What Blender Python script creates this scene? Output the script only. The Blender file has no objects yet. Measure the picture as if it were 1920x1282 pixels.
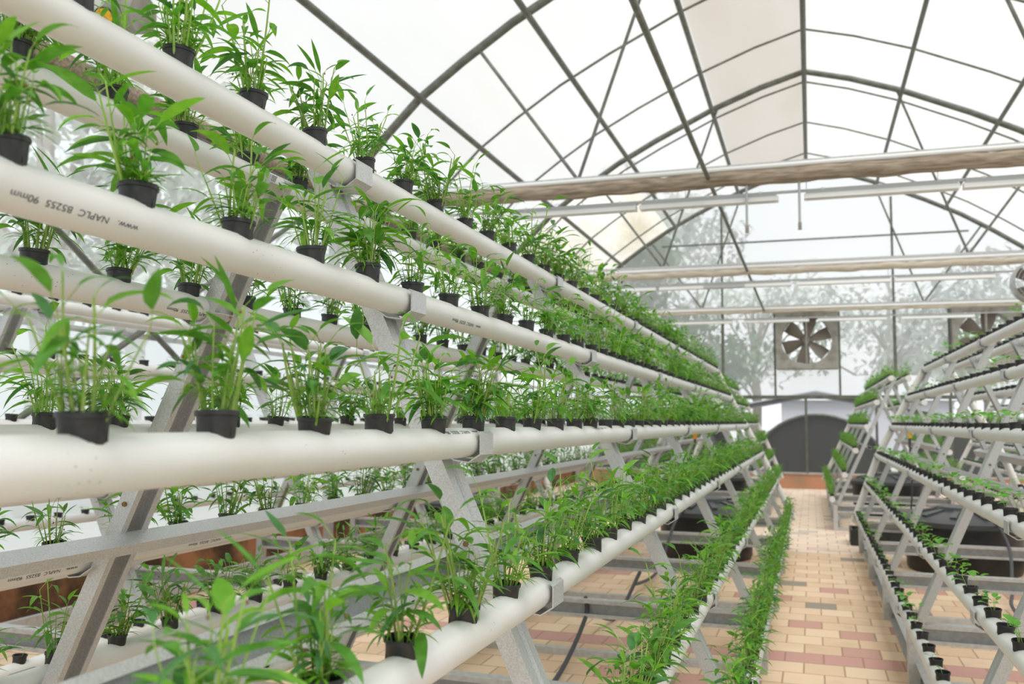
import bpy, math, random
import numpy as np
from mathutils import Vector, Matrix
C = bpy.context.scene.collection
S = bpy.context.scene
R = random.Random(7)
# ---------------------------------------------------------------- camera, world, exposure
F = 1673.15; YAW = 0.32309; PIT = 0.087218; ROL = 0.0082575; H = 1.25
cy, sy = math.cos(YAW), math.sin(YAW)
f0 = Vector((-sy, cy, 0)); r0 = Vector((cy, sy, 0)); u0 = Vector((0, 0, 1))
fw = f0*math.cos(PIT) + u0*math.sin(PIT); uu = u0*math.cos(PIT) - f0*math.sin(PIT)
rt = r0*math.cos(ROL) + uu*math.sin(ROL); up = uu*math.cos(ROL) - r0*math.sin(ROL)
cam = bpy.data.objects.new('camera', bpy.data.cameras.new('camera')); C.objects.link(cam)
cam.matrix_world = Matrix(((rt.x, up.x, -fw.x, 0), (rt.y, up.y, -fw.y, 0), (rt.z, up.z, -fw.z, H), (0, 0, 0, 1)))
cam.data.sensor_width = 36; cam.data.lens = F/1920*36; cam.data.clip_start = 0.05; cam.data.clip_end = 400
cam.data.dof.use_dof = True; cam.data.dof.focus_distance = 1.85; cam.data.dof.aperture_fstop = 5.6
S.camera = cam
def proj(p):
    v = Vector(p) - Vector((0, 0, H)); d = v.dot(fw)
    if d <= 0.05: return None
    return 960 + F*v.dot(rt)/d, 641 - F*v.dot(up)/d, d
W = bpy.data.worlds.new('overcast_sky'); S.world = W; W.use_nodes = True
wn = W.node_tree.nodes; wl = W.node_tree.links
bg = wn['Background']; bg.inputs[1].default_value = 1.08
tc = wn.new('ShaderNodeTexCoord'); nz = wn.new('ShaderNodeTexNoise'); nz.inputs['Scale'].default_value = 1.6; nz.inputs['Detail'].default_value = 5
cr = wn.new('ShaderNodeValToRGB'); cr.color_ramp.elements[0].position = .35; cr.color_ramp.elements[0].color = (.80, .87, .95, 1)
cr.color_ramp.elements[1].position = .62; cr.color_ramp.elements[1].color = (1, 1, 1, 1)
wl.new(tc.outputs['Generated'], nz.inputs['Vector']); wl.new(nz.outputs['Fac'], cr.inputs[0]); wl.new(cr.outputs[0], bg.inputs[0])
sun = bpy.data.objects.new('sun', bpy.data.lights.new('sun', 'SUN')); C.objects.link(sun)
sun.data.energy = 3.4; sun.data.angle = math.radians(35); sun.rotation_euler = (math.radians(22), math.radians(14), 0); sun.data.color = (1, .98, .94)
S.view_settings.view_transform = 'Standard'; S.view_settings.look = 'None'; S.view_settings.gamma = 1
S.view_settings.exposure = 0.13; S.view_settings.use_curve_mapping = False
cyc = S.cycles; cyc.use_denoising = True; cyc.max_bounces = 8; cyc.diffuse_bounces = 5; cyc.transmission_bounces = 6
cyc.transparent_max_bounces = 16; cyc.sample_clamp_indirect = 6
# ---------------------------------------------------------------- materials
def mat(name, col, rough=.5, metal=0., noise=None, bump=None, coords='Object', spec=.5, rnd=0., extra=None):
    m = bpy.data.materials.new(name); m.use_nodes = True
    n = m.node_tree.nodes; l = m.node_tree.links; b = n['Principled BSDF']
    b.inputs['Base Color'].default_value = (*col, 1); b.inputs['Roughness'].default_value = rough
    b.inputs['Metallic'].default_value = metal; b.inputs['Specular IOR Level'].default_value = spec
    t = n.new('ShaderNodeTexCoord')
    if noise:                                   # (scale, second colour, lo, hi[, stretch])
        sc, c2, lo, hi = noise[:4]
        mp = n.new('ShaderNodeMapping'); mp.inputs['Scale'].default_value = noise[4] if len(noise) > 4 else (1, 1, 1)
        x = n.new('ShaderNodeTexNoise'); x.inputs['Scale'].default_value = sc; x.inputs['Detail'].default_value = 5
        r = n.new('ShaderNodeValToRGB'); r.color_ramp.elements[0].position = lo; r.color_ramp.elements[1].position = hi
        r.color_ramp.elements[0].color = (*col, 1); r.color_ramp.elements[1].color = (*c2, 1)
        l.new(t.outputs[coords], mp.inputs[0]); l.new(mp.outputs[0], x.inputs['Vector']); l.new(x.outputs['Fac'], r.inputs[0])
        src = r.outputs[0]
        if rnd:
            oi = n.new('ShaderNodeObjectInfo'); hs = n.new('ShaderNodeHueSaturation'); mr = n.new('ShaderNodeMapRange')
            mr.inputs['To Min'].default_value = 1-rnd; mr.inputs['To Max'].default_value = 1+rnd
            l.new(oi.outputs['Random'], mr.inputs[0]); l.new(mr.outputs[0], hs.inputs['Value']); l.new(src, hs.inputs['Color']); src = hs.outputs[0]
        l.new(src, b.inputs['Base Color'])
    if bump:
        x = n.new('ShaderNodeTexNoise'); x.inputs['Scale'].default_value = bump[0]; bp = n.new('ShaderNodeBump')
        bp.inputs['Strength'].default_value = bump[1]; bp.inputs['Distance'].default_value = .01
        l.new(t.outputs[coords], x.inputs['Vector']); l.new(x.outputs['Fac'], bp.inputs['Height']); l.new(bp.outputs[0], b.inputs['Normal'])
    return m
def leafmat(name, c1, c2, tr=.35, sc=60):
    m = mat(name, c1, .45, noise=(sc, c2, .35, .7), rnd=.16, spec=.35)
    n = m.node_tree.nodes; l = m.node_tree.links; b = n['Principled BSDF']; o = n['Material Output']
    t = n.new('ShaderNodeBsdfTranslucent'); mx = n.new('ShaderNodeMixShader'); mx.inputs[0].default_value = tr
    src = b.inputs['Base Color'].links[0].from_socket; br = n.new('ShaderNodeMixRGB'); br.blend_type = 'MULTIPLY'; br.inputs[0].default_value = 1
    br.inputs[2].default_value = (1.35, 1.45, .6, 1); l.new(src, br.inputs[1]); l.new(br.outputs[0], t.inputs[0])
    l.new(b.outputs[0], mx.inputs[1]); l.new(t.outputs[0], mx.inputs[2]); l.new(mx.outputs[0], o.inputs[0])
    return m
def film(name, col, clear, dirt=None, diffuse=.35, dsc=1.5, tlc=1.):
    m = bpy.data.materials.new(name); m.use_nodes = True; n = m.node_tree.nodes; l = m.node_tree.links
    n.remove(n['Principled BSDF']); o = n['Material Output']
    tr = n.new('ShaderNodeBsdfTransparent'); tl = n.new('ShaderNodeBsdfTranslucent'); df = n.new('ShaderNodeBsdfDiffuse')
    m1 = n.new('ShaderNodeMixShader'); m2 = n.new('ShaderNodeMixShader'); m1.inputs[0].default_value = diffuse; m2.inputs[0].default_value = 1-clear
    l.new(tl.outputs[0], m1.inputs[1]); l.new(df.outputs[0], m1.inputs[2]); l.new(tr.outputs[0], m2.inputs[1]); l.new(m1.outputs[0], m2.inputs[2]); l.new(m2.outputs[0], o.inputs[0])
    tl.inputs[0].default_value = df.inputs[0].default_value = tr.inputs[0].default_value = (*col, 1)
    if dirt:
        t = n.new('ShaderNodeTexCoord'); mp = n.new('ShaderNodeMapping'); mp.inputs['Scale'].default_value = (1, .25, 1)
        x = n.new('ShaderNodeTexNoise'); x.inputs['Scale'].default_value = dsc; x.inputs['Detail'].default_value = 6
        r = n.new('ShaderNodeValToRGB'); r.color_ramp.elements[0].position = .42; r.color_ramp.elements[1].position = .78
        r.color_ramp.elements[0].color = (*col, 1); r.color_ramp.elements[1].color = (*dirt, 1)
        l.new(t.outputs['Object'], mp.inputs[0]); l.new(mp.outputs[0], x.inputs['Vector']); l.new(x.outputs['Fac'], r.inputs[0])
        for s in (tr, df): l.new(r.outputs[0], s.inputs[0])
        g = n.new('ShaderNodeMixRGB'); g.blend_type = 'MULTIPLY'; g.inputs[0].default_value = 1; g.inputs[2].default_value = (tlc, tlc, tlc, 1); l.new(r.outputs[0], g.inputs[1]); l.new(g.outputs[0], tl.inputs[0])
    return m
M = dict(
    pvc=mat('pvc', (.73, .735, .725), .33, noise=(9, (.69, .685, .655), .45, .75), rnd=.02),
    pvc2=mat('pvc_header', (.76, .75, .71), .35),
    steel=mat('galvanised_steel', (.47, .485, .49), .42, .35, noise=(260, (.60, .615, .62), .35, .65), bump=(400, .05)),
    steel2=mat('dull_steel', (.47, .48, .475), .5, .25, noise=(40, (.58, .585, .58), .35, .65)),
    roofsteel=mat('roof_steel', (.13, .135, .115), .5, .4, noise=(12, (.20, .21, .18), .4, .7)),
    pot=mat('black_plastic', (.016, .017, .018), .42, noise=(80, (.03, .03, .032), .45, .7)),
    soil=mat('growing_medium', (.03, .022, .015), .95, bump=(300, .8), noise=(220, (.08, .05, .03), .45, .7)),
    stem=leafmat('stem', (.30, .48, .10), (.42, .56, .16), .3),
    leaf=leafmat('leaf', (.075, .235, .024), (.125, .34, .06), .36),
    leafd=leafmat('leaf_young', (.12, .33, .025), (.20, .44, .05), .38),
    leafb=leafmat('leaf_bluish', (.05, .17, .045), (.09, .25, .08), .3),  # darker, bluer leaf green, dealt to whole leaves at random
    sleaf=leafmat('seedling_leaf', (.10, .34, .04), (.16, .44, .06), .35),
    rust=mat('rusty_bolt', (.23, .13, .05), .5, .6),
    ink=mat('blue_black_ink', (.035, .035, .06), .6),
    tank=mat('tank_plastic', (.012, .012, .013), .38, noise=(6, (.03, .03, .032), .4, .7)),
    lid=mat('tank_lid', (.07, .075, .08), .35),
    hose=mat('rubber_hose', (.07, .075, .085), .5),
    cloth=mat('brown_shade_cloth', (.20, .155, .11), .9, noise=(5, (.40, .33, .255), .35, .65, (1, 9, 9)), bump=(14, .8)),
    roll=mat('pale_shade_cloth', (.62, .56, .47), .9, noise=(5, (.45, .38, .29), .4, .7, (1, 9, 9)), bump=(14, .6)),
    white=mat('white_paint', (.78, .79, .78), .4, rnd=0),
    lampbody=mat('lamp_housing', (.42, .44, .44), .4, .2),
    lampglass=mat('lamp_diffuser', (.66, .67, .66), .3),
    wire=mat('thin_wire', (.12, .12, .12), .5),
    curb=mat('terracotta_curb', (.44, .20, .09), .9, noise=(2.6, (.07, .04, .02), .36, .54), bump=(30, .4)),
    curb2=mat('terracotta_far', (.52, .27, .16), .9, noise=(3, (.38, .24, .16), .45, .7), bump=(30, .3)),
    cap=mat('concrete_cap', (.45, .42, .37), .9, noise=(9, (.30, .28, .24), .4, .7)),
    fanbody=mat('fan_housing', (.34, .33, .29), .55, .2, noise=(6, (.22, .20, .17), .4, .7)),
    blade=mat('fan_blade', (.24, .21, .18), .5, .2),
    yellow=mat('yellow_plastic', (.85, .52, .02), .5, noise=(40, (.6, .3, .02), .45, .6)),
    orange=mat('orange_plastic', (.85, .30, .02), .5),
    chrome=mat('fan_cage', (.45, .46, .44), .3, .7),
    bark=mat('bark', (.30, .27, .23), .9), tleafd=leafmat('tree_leaf_dark', (.06, .12, .05), (.12, .19, .09), .2, 3),
    tleaf=leafmat('tree_leaf_haze_tint', (.47, .51, .49), (.58, .61, .60), .06, 3),  # distance haze and overexposure are painted into this pale leaf colour
    grass=mat('outside_ground', (.48, .48, .45), .95, noise=(1.2, (.38, .40, .34), .4, .6)),
    shade=mat('black_shade_net', (.035, .032, .030), .8, noise=(50, (.05, .05, .048), .4, .6)),
    tarp=mat('white_tarp', (.52, .52, .57), .6), shed=mat('white_roof', (.50, .51, .52), .6),
    crate=mat('dark_crate', (.03, .035, .03), .6),
    filmroof=film('greenhouse_film', (.915, .915, .905), .48, (.86, .85, .81), .30, 1.1, tlc=.74),
    filmold=film('stained_film', (.93, .90, .84), .18, (.60, .53, .36), .25, 1.1),
    filmvent=film('vent_flap_film', (.74, .69, .64), .50, (.70, .63, .57), .3, tlc=.8),
    filmwall=film('wall_film', (.95, .965, .96), .60, None, .25),
    filmclear=film('clear_wall_film', (.97, .975, .98), .93, None, .25),
    filmlow=film('lower_wall_film', (.92, .94, .95), .30, (.85, .88, .87), .12, 3),
    net=film('insect_net', (.97, .98, .98), .70, None, .2),
)
def speckle(m, col, sc, thr):
    n = m.node_tree.nodes; l = m.node_tree.links; b = n['Principled BSDF']; src = b.inputs['Base Color'].links[0].from_socket
    t = n.new('ShaderNodeTexCoord'); v = n.new('ShaderNodeTexVoronoi'); v.inputs['Scale'].default_value = sc
    lt = n.new('ShaderNodeMath'); lt.operation = 'LESS_THAN'; lt.inputs[1].default_value = .11; z = n.new('ShaderNodeTexNoise'); z.inputs['Scale'].default_value = 7
    gt = n.new('ShaderNodeMath'); gt.operation = 'GREATER_THAN'; gt.inputs[1].default_value = thr; mu = n.new('ShaderNodeMath'); mu.operation = 'MULTIPLY'
    mx = n.new('ShaderNodeMixRGB'); mx.inputs[2].default_value = (*col, 1)
    l.new(t.outputs['Object'], v.inputs['Vector']); l.new(t.outputs['Object'], z.inputs['Vector']); l.new(v.outputs['Distance'], lt.inputs[0]); l.new(z.outputs['Fac'], gt.inputs[0])
    l.new(lt.outputs[0], mu.inputs[0]); l.new(gt.outputs[0], mu.inputs[1]); l.new(mu.outputs[0], mx.inputs[0]); l.new(src, mx.inputs[1]); l.new(mx.outputs[0], b.inputs['Base Color'])
speckle(M['pvc'], (.12, .09, .07), 120, .655)
# brick paver floor
def floormat():
    m = bpy.data.materials.new('brick_pavers'); m.use_nodes = True; n = m.node_tree.nodes; l = m.node_tree.links; b = n['Principled BSDF']
    BL, BW = .1965, .2084
    t = n.new('ShaderNodeTexCoord'); sp = n.new('ShaderNodeSeparateXYZ'); l.new(t.outputs['Object'], sp.inputs[0])
    def mth(op, a, v=None, w=None):
        x = n.new('ShaderNodeMath'); x.operation = op
        for i, q in enumerate((a, v, w)):
            if q is None: continue
            if isinstance(q, (int, float)): x.inputs[i].default_value = q
            else: l.new(q, x.inputs[i])
        return x.outputs[0]
    y = mth('DIVIDE', mth('ADD', sp.outputs[1], -5.03), BW); row = mth('FLOOR', y); fy = mth('FRACT', y)
    off = mth('MULTIPLY', mth('PINGPONG', row, 1), .5)
    x = mth('ADD', mth('DIVIDE', mth('ADD', sp.outputs[0], .159), BL), off); col = mth('FLOOR', x); fx = mth('FRACT', x)
    cb = n.new('ShaderNodeCombineXYZ'); l.new(col, cb.inputs[0]); l.new(row, cb.inputs[1])
    wnz = n.new('ShaderNodeTexWhiteNoise'); wnz.noise_dimensions = '3D'; l.new(cb.outputs[0], wnz.inputs[0])
    rr = n.new('ShaderNodeValToRGB'); rr.color_ramp.interpolation = 'CONSTANT'; e = rr.color_ramp.elements
    cols = [(0, (.80, .59, .40)), (.22, (.86, .66, .46)), (.5, (.76, .55, .37)), (.72, (.83, .62, .44)), (.91, (.62, .36, .29)), (.975, (.34, .30, .25))]
    e[0].color = (*cols[0][1], 1); e[1].position = cols[1][0]; e[1].color = (*cols[1][1], 1)
    for p, c in cols[2:]:
        q = e.new(p); q.color = (*c, 1)
    l.new(wnz.outputs['Value'], rr.inputs[0])
    def mix(f, a, c):
        x = n.new('ShaderNodeMixRGB')
        if isinstance(f, float): x.inputs[0].default_value = f
        else: l.new(f, x.inputs[0])
        for i, q in ((1, a), (2, c)):
            if isinstance(q, tuple): x.inputs[i].default_value = (*q, 1)
            else: l.new(q, x.inputs[i])
        return x.outputs[0]
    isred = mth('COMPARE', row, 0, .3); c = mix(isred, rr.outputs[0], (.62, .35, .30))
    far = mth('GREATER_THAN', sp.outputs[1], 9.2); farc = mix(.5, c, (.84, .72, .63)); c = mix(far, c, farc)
    nz1 = n.new('ShaderNodeTexNoise'); nz1.inputs['Scale'].default_value = 2.3; nz1.inputs['Detail'].default_value = 7; l.new(t.outputs['Object'], nz1.inputs['Vector'])
    st = n.new('ShaderNodeMapRange'); st.inputs[1].default_value = .55; st.inputs[2].default_value = .8; st.inputs[3].default_value = 0; st.inputs[4].default_value = .45
    l.new(nz1.outputs['Fac'], st.inputs[0]); c = mix(st.outputs[0], c, (.38, .25, .17))
    ex = mth('MINIMUM', fx, mth('SUBTRACT', 1, fx)); ey = mth('MINIMUM', fy, mth('SUBTRACT', 1, fy)); ed = mth('MINIMUM', ex, ey)
    gr = n.new('ShaderNodeMapRange'); gr.inputs[1].default_value = .012; gr.inputs[2].default_value = .03; gr.inputs[3].default_value = .75; gr.inputs[4].default_value = 0
    l.new(ed, gr.inputs[0]); c = mix(gr.outputs[0], c, (.36, .22, .13)); l.new(c, b.inputs['Base Color']); b.inputs['Roughness'].default_value = .8
    bp = n.new('ShaderNodeBump'); bp.inputs['Strength'].default_value = .5; bp.inputs['Distance'].default_value = .004; bp.invert = True
    l.new(gr.outputs[0], bp.inputs['Height']); l.new(bp.outputs[0], b.inputs['Normal'])
    return m
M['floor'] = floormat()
# ---------------------------------------------------------------- mesh helper
class MB:
    def __init__(s): s.v = []; s.f = []; s.m = []
    def add(s, vs, fs, mi=0):
        o = len(s.v); s.v += [tuple(p) for p in vs]; s.f += [tuple(i+o for i in f) for f in fs]; s.m += [mi]*len(fs); return s
    def box(s, c, d, mi=0, ax=None):
        ax = ax or (Vector((1, 0, 0)), Vector((0, 1, 0)), Vector((0, 0, 1))); c = Vector(c); vs = []
        for k in (-.5, .5):
            for j in (-.5, .5):
                for i in (-.5, .5): vs.append(c + ax[0]*(i*d[0]) + ax[1]*(j*d[1]) + ax[2]*(k*d[2]))
        return s.add(vs, [(0, 2, 3, 1), (4, 5, 7, 6), (0, 1, 5, 4), (2, 6, 7, 3), (0, 4, 6, 2), (1, 3, 7, 5)], mi)
    def tube(s, pts, r, n=12, mi=0, cap=True):
        pts = [Vector(p) for p in pts]; rs = r if isinstance(r, (list, tuple)) else [r]*len(pts); vs = []; a = None
        for i, p in enumerate(pts):
            d = (pts[min(i+1, len(pts)-1)] - pts[max(i-1, 0)]).normalized()
            if a is None: a = d.orthogonal().normalized()
            else:
                a = (a - d*a.dot(d)); a = a.normalized() if a.length > 1e-6 else d.orthogonal().normalized()
            b = d.cross(a)
            for k in range(n):
                t = 2*math.pi*k/n; vs.append(p + (a*math.cos(t) + b*math.sin(t))*rs[i])
        fs = [(i*n+k, i*n+(k+1) % n, (i+1)*n+(k+1) % n, (i+1)*n+k) for i in range(len(pts)-1) for k in range(n)]
        if cap: fs += [tuple(range(n))[::-1], tuple((len(pts)-1)*n+k for k in range(n))]
        return s.add(vs, fs, mi)
    def lathe(s, prof, n=20, c=(0, 0, 0), mi=0, axis='z'):
        vs = []
        for r, z in prof:
            for k in range(n):
                t = 2*math.pi*k/n
                p = (r*math.cos(t), r*math.sin(t), z) if axis == 'z' else ((r*math.cos(t), z, r*math.sin(t)))
                vs.append((c[0]+p[0], c[1]+p[1], c[2]+p[2]))
        fs = [(i*n+k, i*n+(k+1) % n, (i+1)*n+(k+1) % n, (i+1)*n+k) for i in range(len(prof)-1) for k in range(n)]
        return s.add(vs, fs, mi)
    def sheet(s, path, ext, th, mi=0):
        """open polyline path (list of Vector), extruded by vector ext, thickness th (normal in path plane)"""
        P = [Vector(p) for p in path]; ext = Vector(ext); e = ext.normalized(); nr = []
        for i in range(len(P)):
            q = Vector((0, 0, 0))
            if i > 0: q += (P[i]-P[i-1]).normalized().cross(e)
            if i < len(P)-1: q += (P[i+1]-P[i]).normalized().cross(e)
            q.normalize(); ref = ((P[i]-P[i-1]) if i > 0 else (P[i+1]-P[i])).normalized().cross(e); nr.append(q/max(.4, q.dot(ref)))
        A = [p+x*th/2 for p, x in zip(P, nr)] + [p-x*th/2 for p, x in zip(P[::-1], nr[::-1])]; n = len(A); vs = A + [p+ext for p in A]
        fs = [(i, (i+1) % n, n+(i+1) % n, n+i) for i in range(n)]; m = len(P)
        for i in range(m-1):
            a, b, c_, d = i, i+1, n-2-i, n-1-i; fs += [(a, d, c_, b), (n+a, n+b, n+c_, n+d)]
        return s.add(vs, fs, mi)
    def mesh(s, name, mats, smooth=True, ang=.7):
        me = bpy.data.meshes.new(name); me.from_pydata(s.v, [], s.f)
        for x in (mats if isinstance(mats, (list, tuple)) else [mats]): me.materials.append(M[x] if isinstance(x, str) else x)
        me.polygons.foreach_set('material_index', s.m)
        if smooth: me.shade_smooth(); me.set_sharp_from_angle(angle=ang)
        me.update(); return me
    def obj(s, name, mats, parent=None, smooth=True, loc=None):
        o = bpy.data.objects.new(name, s.mesh(name, mats, smooth)); C.objects.link(o)
        if parent: o.parent = parent
        if loc: o.location = loc
        return o
def tag(o, label=None, cat=None, group=None, kind=None):
    for k, v in (('label', label), ('category', cat), ('group', group), ('kind', kind)):
        if v: o[k] = v
    return o
def empty(name, label, cat, loc=(0, 0, 0), group=None):
    o = bpy.data.objects.new(name, None); C.objects.link(o); o.location = loc; o.empty_display_size = .05; return tag(o, label, cat, group)
def struct(o): o['kind'] = 'structure'; return o
def copy_tree(src, loc=None, rz=None, sc=None, label=None):
    r = src.copy(); C.objects.link(r)
    for ch in src.children:
        c = ch.copy(); C.objects.link(c); c.parent = r
    if loc is not None: r.location = loc
    if rz is not None: r.rotation_euler = (r.rotation_euler.x, r.rotation_euler.y, rz)
    if sc is not None: r.scale = (sc, sc, sc)
    if label: r['label'] = label
    return r
# ---------------------------------------------------------------- the greenhouse shell
YB, XW = 17.9, 4.6
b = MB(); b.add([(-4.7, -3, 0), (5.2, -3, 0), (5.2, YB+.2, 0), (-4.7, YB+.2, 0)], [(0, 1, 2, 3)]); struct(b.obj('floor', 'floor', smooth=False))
b = MB(); b.add([(-80, -40, -.03), (80, -40, -.03), (80, 120, -.03), (-80, 120, -.03)], [(0, 1, 2, 3)]); struct(b.obj('trim_1', 'grass', smooth=False))
ARC = [(0, 6.19), (.6, 6.02), (1.27, 5.77), (2.1, 5.38), (2.67, 5.08), (3.2, 4.74), (3.65, 4.42), (4.02, 4.06), (4.33, 3.72), (4.6, 3.42)]
full = [(-x, z) for x, z in ARC[::-1]] + ARC[1:]
def roof_sheet(name, xs0, xs1, ys, m, dz=.05):
    pts = [(x, z) for x, z in full if xs0-1e-6 <= x <= xs1+1e-6]; b = MB()
    vs = [(x, y, z+dz) for y in ys for x, z in pts]; n = len(pts)
    b.add(vs, [(j*n+i, j*n+i+1, (j+1)*n+i+1, (j+1)*n+i) for j in range(len(ys)-1) for i in range(n-1)]); return struct(b.obj(name, m))
roof_sheet('ceiling', -4.6, 4.6, [-3, 12.9], 'filmroof')
b = MB(); pts = [(x, z) for x, z in full if x <= -2.6]; n = len(pts)
b.add([(x, y, z+.05) for y in (12.9, YB) for x, z in pts], [(i, i+1, n+i+1, n+i) for i in range(n-1)]); struct(b.obj('ceiling', 'filmold'))
roof_sheet('ceiling', -2.67, 4.6, [12.9, YB], 'filmroof')
roof_sheet('ceiling', -1.27, 0, [-3, YB], 'filmvent', .13)
# side and end walls
def quad(name, pts, m):
    b = MB(); b.add(pts, [(0, 1, 2, 3)]); return struct(b.obj(name, m, smooth=False))
for sx, nm in ((-1, 'wall_left'), (1, 'wall_right')):
    x = sx*4.62
    quad(nm, [(x, -3, .3), (x, YB, .3), (x, YB, 1.83), (x, -3, 1.83)], 'filmlow')
    quad(nm, [(x, -3, 1.83), (x, YB, 1.83), (x, YB, 3.5), (x, -3, 3.5)], 'net')
    b = MB(); b.box((sx*4.66, 7.5, .135), (.16, 21, .27)); c0 = struct(b.obj('baseboard_'+('left' if sx < 0 else 'right'), 'curb', smooth=False))
    b = MB(); b.box((sx*4.66, 7.5, .285), (.19, 21, .03)); struct(b.obj('trim_2', 'cap', smooth=False))
    b = MB(); b.box((sx*4.6, 7.5, 1.83), (.03, 21, .035)); struct(b.obj('trim_3', 'steel2', smooth=False))
b = MB(); b.box((0, YB+.08, .135), (9.3, .16, .27)); struct(b.obj('baseboard_back', 'curb2', smooth=False))
b = MB(); b.box((0, YB+.08, .285), (9.3, .20, .03)); struct(b.obj('trim_4', 'cap', smooth=False))
quad('wall_back', [(-4.6, YB+.04, .3), (4.6, YB+.04, .3), (4.6, YB+.04, 1.7), (-4.6, YB+.04, 1.7)], 'filmclear')
b = MB(); FX = ((-.61, .50), (2.45, 3.56)); FZ = (2.26, 3.36)       # openings for the fans
def wallrect(x0, x1, z0, z1):
    b.add([(x0, YB+.04, z0), (x1, YB+.04, z0), (x1, YB+.04, z1), (x0, YB+.04, z1)], [(0, 1, 2, 3)])
for z0, z1, gaps in ((1.76, FZ[0], ()), (FZ[0], FZ[1], FX), (FZ[1], 3.42, ())):
    x = -4.6
    for g0, g1 in gaps: wallrect(x, g0, z0, z1); x = g1
    wallrect(x, 4.6, z0, z1)
struct(b.obj('wall_back', 'filmwall', smooth=False))
b = MB(); n = len(full); b.add([(x, YB+.04, z) for x, z in full], [tuple(range(n))]); struct(b.obj('wall_back', 'filmwall', smooth=False))
quad('wall_front', [(-4.6, -3, 0), (4.6, -3, 0), (4.6, -3, 3.42), (-4.6, -3, 3.42)], 'filmlow')
b = MB()
for x in (-3.6, -1.62, 1.5): b.box((x, YB-.0, 2.6), (.055, .05, 1.75))
b.box((0, YB, 1.73), (9.2, .05, .07)); b.box((0, YB, 4.77), (5.6, .03, .03))
for x in (-1.62, 1.5): b.box((x, YB, 4.4), (.04, .04, 2.2))
for x in (-.64, .53, 2.42, 3.59): b.box((x, YB, 2.55), (.04, .04, 1.6))
for x in (-2.6, -1.35, -.09, 1.15, 2.4, 3.6): b.box((x, YB, 1.0), (.045, .04, 1.4))
struct(b.obj('trim_5', 'roofsteel', smooth=False))
# trusses, hoops, purlins
WH = ['nearest', 'second', 'third', 'farthest']
for k, y in enumerate((2.9, 7.9, 12.9, 17.85)):
    t = empty('roof_truss', f'{WH[k]} thick steel roof arch with tie bar and V struts', 'roof truss', (0, y, 0))
    b = MB(); b.tube([(x, 0, z) for x, z in full], .042, 10); b.obj('arch', 'roofsteel', t)
    for sx in (-1, 1):
        b = MB(); b.tube([(sx*2.0, 0, 3.5), (sx*1.2, 0, 5.78)], .017, 8); b.obj('strut', 'roofsteel', t)
        b = MB(); b.tube([(sx*2.03, 0, 3.5), (sx*3.0, 0, 4.84)], .017, 8); b.obj('strut', 'roofsteel', t)
        b = MB(); b.box((sx*4.55, 0, 1.71), (.09, .07, 3.42)); b.obj('post', 'steel2', t, smooth=False)
    b = MB(); b.box((0, 0, 3.47), (9.1, .05, .05)); b.obj('tie_bar', 'steel2', t, smooth=False)
HN = iter(['between the two nearest arches, top left', 'just beyond the second thick arch, left side low', 'midway between second and third thick arches', 'just beyond the third thick arch', 'midway to the end wall', 'nearest the end wall'])
for y in (4.1, 9.65, 11.5, 13.35, 15.2, 17.0):
    b = MB(); b.tube([(x, y, z+.02) for x, z in full], .015 if y > 5 else .03, 8); tag(b.obj('roof_hoop', 'roofsteel'), 'thin curved roof hoop ' + next(HN), 'roof hoop')
for x, z, r, lb in ((0, 6.13, .035, 'dark ridge pipe running along the roof peak'), (1.25, 5.72, .028, 'roof purlin right of the ridge, nearest it'), (2.4, 5.18, .028, 'roof purlin second right of the ridge'), (3.65, 4.36, .028, 'roof purlin lowest on the right slope'),
                    (-1.27, 5.72, .033, 'roof purlin left of the ridge, nearest it'), (-2.5, 5.12, .033, 'roof purlin second left of the ridge'), (-3.6, 4.41, .033, 'roof purlin lowest on the left slope'),
                    (-.81, 3.36, .02, 'slim pipe hung lengthwise above the shade rolls')):
    b = MB(); b.tube([(x, -2.9, z), (x, YB-.1, z)], r, 10); tag(b.obj('purlin', 'roofsteel'), lb, 'pipe')
# crossed braces and the rolled curtain on the left wall
for p, q, lb in (((-4.55, 3.6, 2.95), (-4.55, 7.3, .62), 'diagonal steel brace sloping down away from camera on left wall'), ((-4.53, 3.4, .75), (-4.53, 7.5, 3.3), 'diagonal steel brace rising away from camera on left wall')):
    b = MB(); b.tube([p, q], .022, 10); tag(b.obj('wall_brace', 'roofsteel'), lb, 'brace')
t = empty('rolled_side_curtain', 'brown cloth curtain rolled up under the left eave', 'curtain')
b = MB(); b.tube([(-4.5, y, 3.50+.008*math.sin(y*5)) for y in np.arange(-3, 17.9, .5)], .075, 12); b.obj('cloth_roll', 'cloth', t)
b = MB(); b.tube([(-4.47, -3, 3.40), (-4.47, 17.8, 3.40)], .024, 10); b.obj('winding_bar', 'roofsteel', t)
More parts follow.
